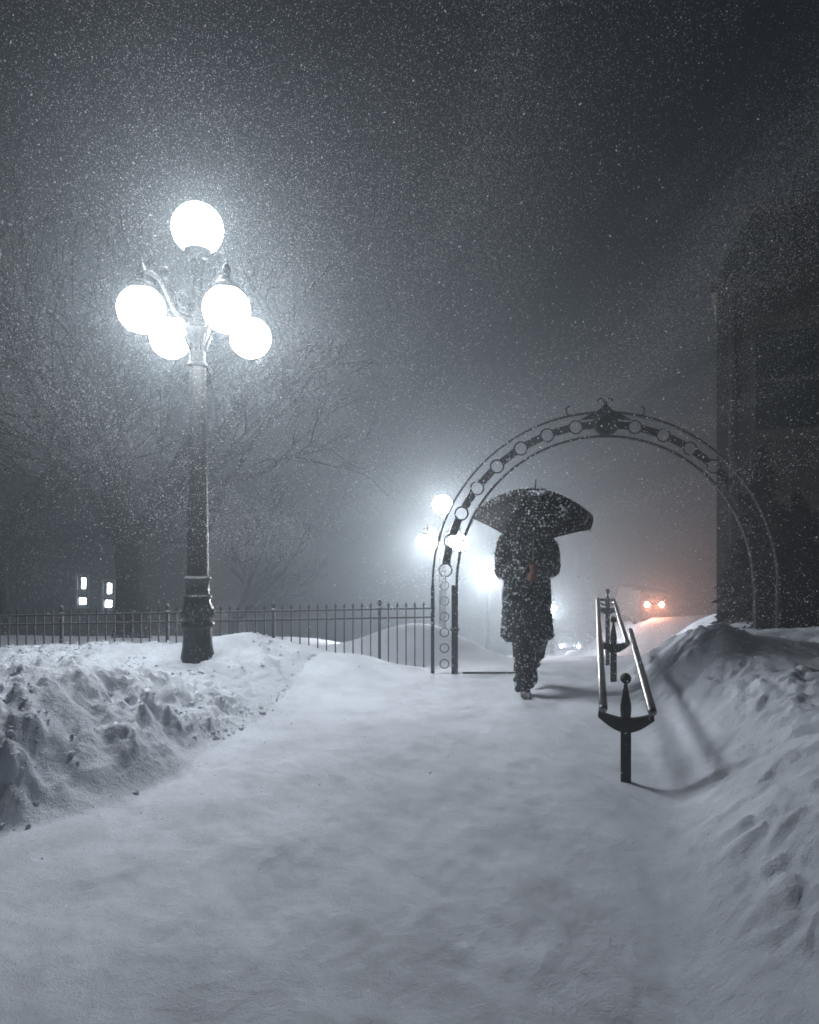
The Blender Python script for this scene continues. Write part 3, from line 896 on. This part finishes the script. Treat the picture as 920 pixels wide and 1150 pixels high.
# umbrella: held by the person, a thing of its own
ut = Vector((0.075, -0.02, 1.80 + pz)); 
un = empty('umbrella', (PX, PY, pz), 0, 'open black umbrella dusted with snow held over the walking figure', 'umbrella')
hand_p = Vector((0.0, -0.288, 1.02))
apex = Vector((0.005, -0.375, 1.800))
tilt_dir = Vector((0.0, -0.36, 1.0)).normalized()     # canopy axis leans to the camera
zax = tilt_dir
xax = Vector((1, 0, 0)); xax = (xax - zax * xax.dot(zax)).normalized(); yax = zax.cross(xax)
UM = Matrix((( xax.x, yax.x, zax.x, apex.x), (xax.y, yax.y, zax.y, apex.y), (xax.z, yax.z, zax.z, apex.z), (0, 0, 0, 1)))
NRIB = 8; RC = 0.510; HC = 0.245
def canopy_pt(a, t_):
    # a: angle, t_: 0 apex .. 1 rim
    seg = 2 * PI / NRIB
    ph = (a - 0.122) % seg
    m_ = abs(ph / seg - 0.5) * 2            # 1 at rib, 0 mid panel
    dip = (1 - m_ ** 2)
    r = RC * t_ * (1 - 0.045 * dip * t_)
    z = -HC * (t_ ** 1.75) - 0.012 * dip * math.sin(PI * t_) + 0.014 * dip * t_ ** 3
    return (r * math.cos(a), r * math.sin(a), z)
cm = MB(); NA, NT = 96, 16
vs = [(0, 0, 0)]; fs = []
for j in range(1, NT + 1):
    for i in range(NA):
        vs.append(canopy_pt(2 * PI * i / NA + 0.122, j / NT))
for i in range(NA):
    k = (i + 1) % NA
    fs.append((0, 1 + i, 1 + k))
    for j in range(NT - 1):
        a = 1 + j * NA
        fs.append((a + i, a + NA + i, a + NA + k, a + k))
# underside 3 mm below so the fabric has thickness
nv = len(vs)
vs2 = vs + [(p[0] * 0.995, p[1] * 0.995, p[2] - 0.003) for p in vs]
fs2 = fs + [tuple(nv + i for i in reversed(f)) for f in fs]
for i in range(NA):
    k = (i + 1) % NA; a = 1 + (NT - 1) * NA
    fs2.append((a + i, nv + a + i, nv + a + k, a + k))
cm.add(vs2, fs2, UM)
can = cm.build('canopy', M['umbrella'], un, ang=25)
for i in range(NRIB):
    a = 0.122 + 2 * PI * i / NRIB
    pts = [UM @ (Vector(canopy_pt(a, t_)) + Vector((0, 0, -0.008))) for t_ in np.linspace(0.04, 1.03, 12)]
    MB().tube(pts, 0.003, 6).build('rib', M['chrome'], un)
    p0 = UM @ Vector((0.012 * math.cos(a), 0.012 * math.sin(a), -0.30)); p1 = UM @ (Vector(canopy_pt(a, 0.5)) + Vector((0, 0, -0.01)))
    MB().tube([p0, p1], 0.0025, 6).build('stretcher', M['chrome'], un)
MB().tube([UM @ Vector((0, 0, 0.0)), UM @ Vector((0, 0, 0.06)), UM @ Vector((0, 0, 0.085))], [0.006, 0.005, 0.003], 8).build('ferrule', M['tyre'], un)
sh0 = UM @ Vector((0, 0, -0.01))
MB().tube([sh0, Vector((0.0, -0.288, 1.22)), Vector((0.0, -0.288, 1.20))], 0.0055, 8).build('shaft', M['chrome'], un)
hk = [Vector((0.0, -0.288, 1.20)), Vector((0, -0.288, 1.15)), Vector((0, -0.288, 1.0))]
MB().tube(hk, 0.011, 10).build('handle', M['wood'], un)
# clumps of snow lying on the canopy
for (a, t_, s_) in ((-0.95, 0.66, 0.042), (-0.80, 0.60, 0.035), (-1.9, 0.12, 0.04), (-1.0, 0.16, 0.045), (-1.3, 0.2, 0.03), (2.0, 0.2, 0.04)):
    c = Vector(canopy_pt(a, t_))
    m = MB()
    for k in range(6):
        q = c + Vector((rnd.uniform(-1, 1), rnd.uniform(-1, 1), 0)) * s_ * 0.9
        m.sphere(UM @ (q + Vector((0, 0, 0.002 - (q.length ** 2 - c.length ** 2) / RC ** 2 * HC))), (s_ * rnd.uniform(0.3, 0.55), s_ * rnd.uniform(0.3, 0.55), 0.009), 8, 6)
    m.build('snow_clump', M['snow_fresh'], un)

# ------------------------------------------------------------------ bare trees
def bare_tree(x, y, h, r0, label, seed, lean=(0, 0), fork=0.24, zoff=-0.3):
    rg = random.Random(seed)
    zg = gz(x, y) + zoff
    t = empty('bare_tree', (x, y, zg), 0, label, 'tree', 'bare trees behind the fence')
    tk = MB(); cw = MB()
    fz = h * fork
    pts = [(0, 0, 0), (0.02, 0, fz * 0.3), (lean[0] * 0.3, lean[1] * 0.3, fz * 0.7), (lean[0] * 0.5, lean[1] * 0.5, fz)]
    tk.tube(pts, [r0 * 1.45, r0 * 1.05, r0 * 0.86, r0 * 1.0], 14)
    tk.build('trunk', M['bark'], t)
    def grow(p, d, r, L, depth):
        n_ = 5 if depth < 3 else 3
        P_ = [p]; q = p.copy(); dd = d.copy()
        for i in range(n_):
            dd = (dd + Vector((rg.gauss(0, 1), rg.gauss(0, 1), rg.gauss(0, 0.8))) * 0.16 + Vector((0, 0, 0.05))).normalized()
            q = q + dd * L / n_
            P_.append(q.copy())
        cw.tube(P_, [r * (1 - 0.42 * i / n_) for i in range(n_ + 1)], 8 if depth < 2 else (5 if depth < 4 else 3), cap=False)
        if depth >= 5: return
        nb = 3 if depth < 3 else rg.choice((3, 3, 4))
        for k in range(nb):
            j = n_ if k == 0 else rg.randint(2, n_)
            axis_ = dd.orthogonal().normalized(); axis_.rotate(Quaternion(dd, rg.uniform(0, 2 * PI)))
            nd = dd.copy(); nd.rotate(Quaternion(axis_, rg.uniform(0.3, 0.85) if k else rg.uniform(0.1, 0.35)))
            fr = 0.62 if k == 0 else rg.uniform(0.42, 0.6)
            grow(P_[j], nd, max(r * fr, 0.006), L * rg.uniform(0.62, 0.85), depth + 1)
    top = Vector(pts[-1])
    for k, (az_, el_) in enumerate(((0.2, 0.95), (2.6, 0.85), (4.2, 0.75), (1.4, 1.25), (5.2, 1.1))):
        d = Vector((math.cos(az_ + seed) * math.cos(el_), math.sin(az_ + seed) * math.cos(el_), math.sin(el_)))
        if k == 1: d = Vector((-0.62, 0.1, 0.75)).normalized()
        if k == 0: d = Vector((0.40, -0.1, 0.9)).normalized()
        grow(top - Vector((0, 0, 0.15 * k * r0)), d, r0 * (0.78 - 0.09 * k), h * 0.27, 0)
    cw.build('crown', M['bark'], t)
    return t
bare_tree((147 - 460) / 767 * 12.5, 12.5, 7.8, 0.29, 'dark forked bare tree behind the fence, left of the big lamp', 3)
bare_tree((-5 - 460) / 767 * 15.5, 15.5, 9.5, 0.28, 'dim leafless tree at the left edge of the view behind the fence', 8)
bare_tree((262 - 460) / 767 * 25, 25, 6.5, 0.24, 'misty bare tree seen just right of the big lamp post', 21)

# ------------------------------------------------------------------ spruces by the dark building
def spruce(x, y, top, rad, label, seed):
    rg = random.Random(seed)
    zg = gz(x, y) - 0.1
    t = empty('spruce_tree', (x, y, zg), 0, label, 'tree', 'spruces by the dark building')
    h = top - zg
    MB().tube([(0, 0, 0), (0.01, 0, h * 0.5), (0, 0, h * 0.98)], [0.07, 0.045, 0.008], 8).build('trunk', M['bark'], t)
    m = MB(); sn = MB()
    z = 0.15 * h
    while z < h:
        f = 1 - (z - 0.1 * h) / (0.9 * h)
        rr = rad * f ** 0.85 + 0.03
        nb = int(7 + 9 * f)
        for k in range(nb):
            a = rg.uniform(0, 2 * PI); L = rr * rg.uniform(0.65, 1.12)
            for s in range(int(16 * L / rad) + 4):
                u = rg.uniform(0.15, 1.0); r_ = L * u
                wdt = 0.30 * (1 - 0.5 * u) * L
                off = rg.gauss(0, wdt * 0.45)
                px_ = r_ * math.cos(a) - off * math.sin(a); py_ = r_ * math.sin(a) + off * math.cos(a)
                pz_ = z - 0.30 * r_ * u + rg.gauss(0, 0.02)
                s_ = rg.uniform(0.03, 0.06)
                v1 = Vector((math.cos(a), math.sin(a), -0.35)) * s_ * 1.3
                v2 = Vector((rg.gauss(0, 1), rg.gauss(0, 1), rg.gauss(0, 0.8))).normalized() * s_ * 0.45
                c = Vector((px_, py_, pz_))
                m.add([c - v1, c + v2, c + v1, c - v2], [(0, 1, 2, 3)])
        z += 0.09 * h / 3
    m.build('foliage', M['needle'], t, smooth=False)
    return t
spruce((857 - 460) / 767 * 8.5, 8.5, 1.5 + (590 - 503) / 767 * 8.5, 0.60, 'taller dark spruce standing against the building past the arch', 5)
spruce((897 - 460) / 767 * 8.1, 8.1, 1.5 + (590 - 556) / 767 * 8.1, 0.60, 'shorter dark spruce at the right edge in front of the building', 6)

# ------------------------------------------------------------------ dark building on the right
ra = math.atan2(345, 767)
bd = 10.6
bx = 345 / 767 * bd
bld = empty('building', (bx, bd, gz(bx, bd) - 0.8), -ra - 0.035, 'tall dark brick building with steep slate roof looming on the right', 'building')
bz = bld.location.z
zE = 1.5 + (590 - 330) / 767 * bd - bz     # eave
zT = 1.5 + (590 - 222) / 767 * (bd - 0.3) - bz     # top
Wd, Dp = 11.0, 9.0
MB().box((Wd / 2, Dp / 2, zE / 2), (Wd, Dp, zE)).build('wall', M['brick'], bld, smooth=False)
m = MB()
e = 0.0; ins = 0.50
nseg = 6
prev = None; vs = []; fs = []
for j in range(nseg + 1):
    u = j / nseg
    off = ins * (u ** 1.25)
    z_ = zE + 0.18 + (zT - zE - 0.18) * u
    vs += [(off, off, z_), (Wd - off, off, z_), (Wd - off, Dp - off, z_), (off, Dp - off, z_)]
for j in range(nseg):
    for i in range(4):
        k = (i + 1) % 4
        fs.append((j * 4 + i, j * 4 + k, (j + 1) * 4 + k, (j + 1) * 4 + i))
fs += [(3, 2, 1, 0), tuple(nseg * 4 + i for i in range(4))]
rf = m.add(vs, fs).build('roof', M['roof'], bld, smooth=False)
MB().box((Wd / 2, Dp / 2, zE + 0.09), (Wd + 0.16, Dp + 0.16, 0.176)).build('cornice', M['trim'], bld, smooth=False)
MB().box((Wd / 2, Dp / 2, zT + 0.06), (Wd - 2 * ins + 0.14, Dp - 2 * ins + 0.14, 0.115)).build('roof_curb', M['trim'], rf, smooth=False)
for s in range(6):
    for zc in (1.9, 4.6):
        x_ = 0.95 + s * 1.75
        if zc + 0.8 > zE: continue
        f_ = MB()
        for (cx_, cz_, w_, h_) in ((-0.45, 0, 0.07, 1.6), (0.45, 0, 0.07, 1.6), (0, 0.765, 0.83, 0.07), (0, -0.765, 0.83, 0.07), (0, 0, 0.83, 0.05)):
            f_.box((x_ + cx_, -0.03, zc + cz_), (w_, 0.055, h_))
        fr = f_.build('window', M['trim'], bld, smooth=False)
        MB().box((x_, -0.008, zc), (0.82, 0.012, 1.45)).build('pane', M['dark_glass'], fr, smooth=False)
        MB().box((x_, -0.07, zc - 0.86), (1.1, 0.16, 0.09)).build('sill', M['trim'], fr, smooth=False)
        MB().box((x_, -0.045, zc + 0.90), (1.1, 0.09, 0.16)).build('lintel', M['trim'], fr, smooth=False)
for x_ in (0.06, 0.2):
    pass
MB().tube([(0.22, -0.08, 0), (0.22, -0.08, zE)], 0.05, 8).build('drain_pipe', M['roof'], bld)

# ------------------------------------------------------------------ house on the left with lit windows
hd = 21.0
HK = hd / 767
hx0 = (18 - 460) * HK
zg = gz(hx0 + 2, hd) - 0.3
hs = empty('house', (hx0, hd, zg), 0, 'dim house behind the fence with two narrow lit windows', 'house')
HW, HH, HDp = 5.6, 3.6, 6.0
MB().box((HW / 2, HDp / 2, HH / 2), (HW, HDp, HH)).build('wall', M['plaster'], hs, smooth=False)
MB().add([(-0.3, -0.3, HH + 0.004), (HW + 0.3, -0.3, HH + 0.004), (HW + 0.3, HDp + 0.3, HH + 0.004), (-0.3, HDp + 0.3, HH + 0.004), (-0.3, HDp / 2, HH + 2.2), (HW + 0.3, HDp / 2, HH + 2.2)],
         [(3, 2, 1, 0), (0, 1, 5, 4), (2, 3, 4, 5), (1, 2, 5), (3, 0, 4)]).build('roof', M['roof'], hs, smooth=False)
for (px_, tl) in ((93, -1), (122, 1)):
    x_ = (px_ - 460) * HK - hx0
    z_hi = 1.5 - ((655 if tl < 0 else 661) - 590) * HK - zg; z_lo = 1.5 - ((675 if tl < 0 else 678) - 590) * HK - zg
    f_ = MB()
    zt_ = z_hi + 0.26; zb_ = z_lo - 0.20; zm = (z_hi + z_lo) / 2; wv = 0.36
    f_.box((x_ - wv / 2, -0.03, (zt_ + zb_) / 2), (0.06, 0.05, zt_ - zb_)).box((x_ + wv / 2, -0.03, (zt_ + zb_) / 2), (0.06, 0.05, zt_ - zb_))
    f_.box((x_, -0.03, zt_), (wv + 0.06, 0.052, 0.06)).box((x_, -0.03, zb_), (wv + 0.06, 0.052, 0.06)).box((x_, -0.03, zm), (wv - 0.06, 0.05, 0.16))
    fr = f_.build('window', M['frame'], hs, smooth=False)
    MB().box((x_ + 0.03, -0.01, z_hi), (0.12, 0.014, 0.32)).build('pane', M['lit_window'], fr, smooth=False)
    MB().box((x_, -0.01, z_lo), (0.19, 0.014, 0.20)).build('pane', M['lit_window'], fr, smooth=False)

# ------------------------------------------------------------------ vehicles down on the street
def car_body(L, W, H, van=False):
    m = MB()
    if van:
        side = [(-L / 2, 0.35), (-L / 2, H * 0.95), (-L / 2 + 0.1, H), (L * 0.28, H), (L * 0.40, H * 0.62), (L / 2 - 0.05, H * 0.52), (L / 2, 0.35)]
    else:
        side = [(-L / 2, 0.32), (-L / 2, 0.80), (-L / 2 + 0.25, 0.92), (-L * 0.30, 0.95), (-L * 0.20, H - 0.03), (L * 0.06, H), (L * 0.20, 0.95), (L * 0.44, 0.82), (L / 2, 0.65), (L / 2, 0.32)]
    # prism in xz thick along y -> x is car length
    n_ = len(side)
    vs = []
    for yy, k in ((-W / 2, 1), (-W / 2 + 0.12, 0), (W / 2 - 0.12, 0), (W / 2, 1)):
        for (x_, z_) in side:
            s = 1.0
            zz = z_ if z_ < 1.0 else (z_ - 0.05 if k else z_)
            vs.append((x_ * (0.985 if k else 1.0), yy if z_ < 1.0 else yy * 0.86, zz))
    fs = [tuple(range(n_ - 1, -1, -1)), tuple(3 * n_ + i for i in range(n_))]
    for r_ in range(3):
        for i in range(n_):
            k = (i + 1) % n_
            fs.append((r_ * n_ + i, r_ * n_ + k, (r_ + 1) * n_ + k, (r_ + 1) * n_ + i))
    return m.add(vs, fs)
def vehicle(name, x, y, rz, label, cat, front=True, van=False, group=None, spacing=1.3, lh=0.68, light_r=0.10):
    """local +x is the front; rz turns it; lamps at the end that faces the viewer"""
    L, W, H = (5.2, 1.9, 2.1) if van else (4.4, 1.75, 1.45)
    z0 = gz(x, y)
    t = empty(name, (x, y, z0), rz, label, cat, group)
    car_body(L, W, H, van).build('body', M['van_paint' if van else 'car_paint'], t, ang=30)
    for sx in (-1, 1):
        for sy in (-1, 1):
            wmx = Matrix.Translation((sx * L * 0.31, sy * (W / 2 - 0.10), 0.33)) @ Matrix.Rotation(PI / 2, 4, 'X')
            wo = MB().lathe([(0.20, -0.11), (0.32, -0.10), (0.33, -0.06), (0.33, 0.06), (0.32, 0.10), (0.20, 0.11)], 20, mtx=wmx).build('wheel', M['tyre'], t)
            MB().lathe([(0.19, -0.115), (0.19, 0.115)], 14, mtx=wmx).build('rim', M['chrome'], wo)
    MB().box((L * 0.13 if not van else L * 0.345, 0, 1.17 if not van else 1.62), (0.03, W * 0.70, 0.30), Matrix.Identity(4)).build('windscreen', M['dark_glass'], t, smooth=False)
    if van:
        MB().box((-L / 2 - 0.012, 0, 1.55), (0.02, W * 0.72, 0.45)).build('rear_window', M['dark_glass'], t, smooth=False)
        MB().box((-L / 2 - 0.05, 0, 0.42), (0.09, W * 0.96, 0.16)).build('bumper', M['tyre'], t, smooth=False)
    else:
        MB().box((L / 2 + 0.03, 0, 0.42), (0.09, W * 0.92, 0.16)).build('bumper', M['tyre'], t, smooth=False)
    for sy in (-1, 1):
        if front:
            MB().sphere((L / 2 + 0.01, sy * spacing / 2, lh), (0.05, light_r, light_r), 12, 8).build('headlight', M['headlight'], t)
        else:
            MB().sphere((-L / 2 - 0.01, sy * spacing / 2, lh), (0.05, light_r, light_r), 12, 8).build('tail_light', M['taillight'], t)
    return t
def place(px, py, D, lh):
    """height error between the wanted lamp height and the ground there"""
    x = (px - 460) / 767 * D
    return x, gz(x, D) + lh, 1.5 - (py - 590) / 767 * D
GR = 'cars driving up the street'
for (px_, py_, D, lab) in ((640.5, 722, 53.0, 'distant car whose pair of white headlights shows between the coat and the handrail'),
                           (619.5, 733, 51.0, 'nearest distant car with one low headlight beside the walking figure\'s leg'),
                           (680.5, 722, 55.0, 'distant car half hidden behind the handrail, one headlight showing at its left')):
    x, z_have, z_want = place(px_, py_, D, 0.68)
    c = vehicle('car', x, D + 2.2, -PI / 2 - 0.0, lab, 'car', True, False, GR)
    # sit it on the street surface at the point where its nose is
    print('CAR', px_, 'z have', round(z_have, 2), 'want', round(z_want, 2))
x, a_, b_ = place(735, 677, 40.0, 1.15)
print('VAN', a_, b_)
vehicle('van', x, 42.6, PI / 2, 'van seen from behind with two orange-red tail lights glowing through the mist', 'van', False, True, None, 0.86, 1.32, 0.13)

# ------------------------------------------------------------------ falling snow
def flakes(n, seed, box_, rlo, rhi, clump=True):
    g = np.random.RandomState(seed)
    pos = []
    need = n
    x0, x1, y0, y1, z0, z1 = box_
    while need > 0:
        p = g.rand(need * 3, 3) * [x1 - x0, y1 - y0, z1 - z0] + [x0, y0, z0]
        # gusts: denser and thinner wisps slanting with the wind
        u = p[:, 0] * 0.9 + p[:, 2] * 0.45; v = p[:, 2] * 0.9 - p[:, 0] * 0.45
        if clump:
            st = fbm(u * 0.9 + p[:, 1] * 0.10, v * 3.6 + p[:, 1] * 0.12, 4, 0.62)
            dn = np.clip(0.03 + 4.2 * (st + 0.9 * fbm(u * 0.5 + 70, v * 0.8 + p[:, 1] * 0.08, 2) - 0.12), 0, 1)
        else:
            dn = 0.5 + 1.6 * fbm(u * 0.45 + 20, v * 0.6 + p[:, 1] * 0.2, 3)
        keep = g.rand(len(p)) < np.clip(dn, 0.02, 1)
        p = p[keep][:need]
        pos.append(p); need -= len(p)
    pos = np.concatenate(pos)
    zt_ = terrain(pos[:, 0], pos[:, 1])[0]
    pos = pos[pos[:, 2] > zt_ + 0.02]
    # not inside the camera
    pos = pos[np.linalg.norm(pos - [0, 0, 1.5], axis=1) > 0.9]
    n = len(pos)
    octa = np.array([(1, 1, 1), (1, -1, -1), (-1, 1, -1), (-1, -1, 1)], float) * 0.8
    F = np.array([(0, 1, 2), (0, 3, 1), (0, 2, 3), (1, 3, 2)])
    r_ = rlo + (rhi - rlo) * g.rand(n) ** 4
    sh_ = octa[None] * (0.6 + 0.8 * g.rand(n, 4, 1))
    # each flake turned at random
    q = g.randn(n, 4); q /= np.linalg.norm(q, axis=1, keepdims=True)
    a, b, c, d = q.T
    Rm = np.stack([np.stack([1 - 2 * (c*c + d*d), 2 * (b*c - a*d), 2 * (b*d + a*c)], -1),
                   np.stack([2 * (b*c + a*d), 1 - 2 * (b*b + d*d), 2 * (c*d - a*b)], -1),
                   np.stack([2 * (b*d - a*c), 2 * (c*d + a*b), 1 - 2 * (b*b + c*c)], -1)], 1)
    sh_ = np.einsum('nij,nkj->nki', Rm, sh_ * [1.5, 0.9, 0.6]) * r_[:, None, None]
    V = (pos[:, None] + sh_).reshape(-1, 3)
    FF = (F[None] + 4 * np.arange(n)[:, None, None]).reshape(-1, 3)
    me = bpy.data.meshes.new('falling_snow')
    me.vertices.add(len(V)); me.vertices.foreach_set('co', V.astype(np.float32).ravel())
    me.loops.add(FF.size); me.loops.foreach_set('vertex_index', FF.astype(np.int32).ravel())
    me.polygons.add(len(FF)); me.polygons.foreach_set('loop_start', (np.arange(len(FF)) * 3).astype(np.int32))
    me.update(calc_edges=True)
    me.materials.append(M['flake'])
    o = bpy.data.objects.new('falling_snow', me); col.objects.link(o)
    return tag(o, 'small white snowflakes blowing through the air', None, None, 'stuff')
flakes(900000, 4, (-8.5, 8.5, 3.2, 11.5, -0.8, 7.0), 0.0013, 0.0034)
flakes(130000, 5, (-8.5, 8.5, 2.6, 12, -0.8, 7.0), 0.0014, 0.0050, False)

# crumbs of snow broken off the banks
g_ = np.random.RandomState(9)
cx_ = g_.uniform(-5, 4.5, 60000); cy_ = g_.uniform(1.7, 8.4, 60000)
tz_, tl_, tr_ = terrain(cx_, cy_)
w_ = np.where(tl_ > 0.03, 1.0, 0.0) * np.clip(0.25 + 2.6 * fbm(cx_ * 2.2 + 40, cy_ * 2.2, 3), 0.0, 1)
kp = np.nonzero(g_.rand(60000) < w_)[0][:7000]
cmb = MB()
for i in kp:
    r_ = 0.004 + 0.016 * g_.rand() ** 4
    k0 = len(cmb.v)
    cmb.sphere((cx_[i], cy_[i], tz_[i] + r_ * 0.25), (r_ * g_.uniform(0.8, 1.5), r_ * g_.uniform(0.8, 1.5), r_ * g_.uniform(0.6, 1.0)), 6, 4)
    for q in range(k0, len(cmb.v)):
        v_ = cmb.v[q]; j_ = g_.randn(3) * r_ * 0.18
        cmb.v[q] = (v_[0] + j_[0], v_[1] + j_[1], v_[2] + j_[2])
crumbs = cmb.build('snow_crumbs', M['snow_bank'], smooth=False)
tag(crumbs, 'crumbs and clods of snow strewn over the shovelled banks', None, None, 'stuff')


def flecks(src, parent, n, seed, rlo, rhi, name='snow_flecks', lift=0.3):
    """snow caught on cloth: small crumbs scattered over a part's surface"""
    me = src.data; g = np.random.RandomState(seed)
    area = np.array([p.area for p in me.polygons]); idx_ = g.choice(len(area), n, p=area / area.sum())
    m = MB()
    for i in idx_:
        p = me.polygons[int(i)]; c = p.center; nr_ = p.normal
        rr = rlo + (rhi - rlo) * g.rand() ** 5
        c = c + nr_ * rr * lift + Vector(g.randn(3) * 0.004)
        m.sphere(tuple(c), (rr * g.uniform(0.7, 1.3), rr * g.uniform(0.7, 1.3), rr * g.uniform(0.7, 1.3)), 5, 4)
    o = m.build(name, M['flake'], parent)
    o['kind'] = 'stuff'
flecks(coat, per, 3000, 1, 0.002, 0.011)
flecks(tro, per, 1200, 2, 0.002, 0.012)
flecks(can, un, 2200, 3, 0.002, 0.011)
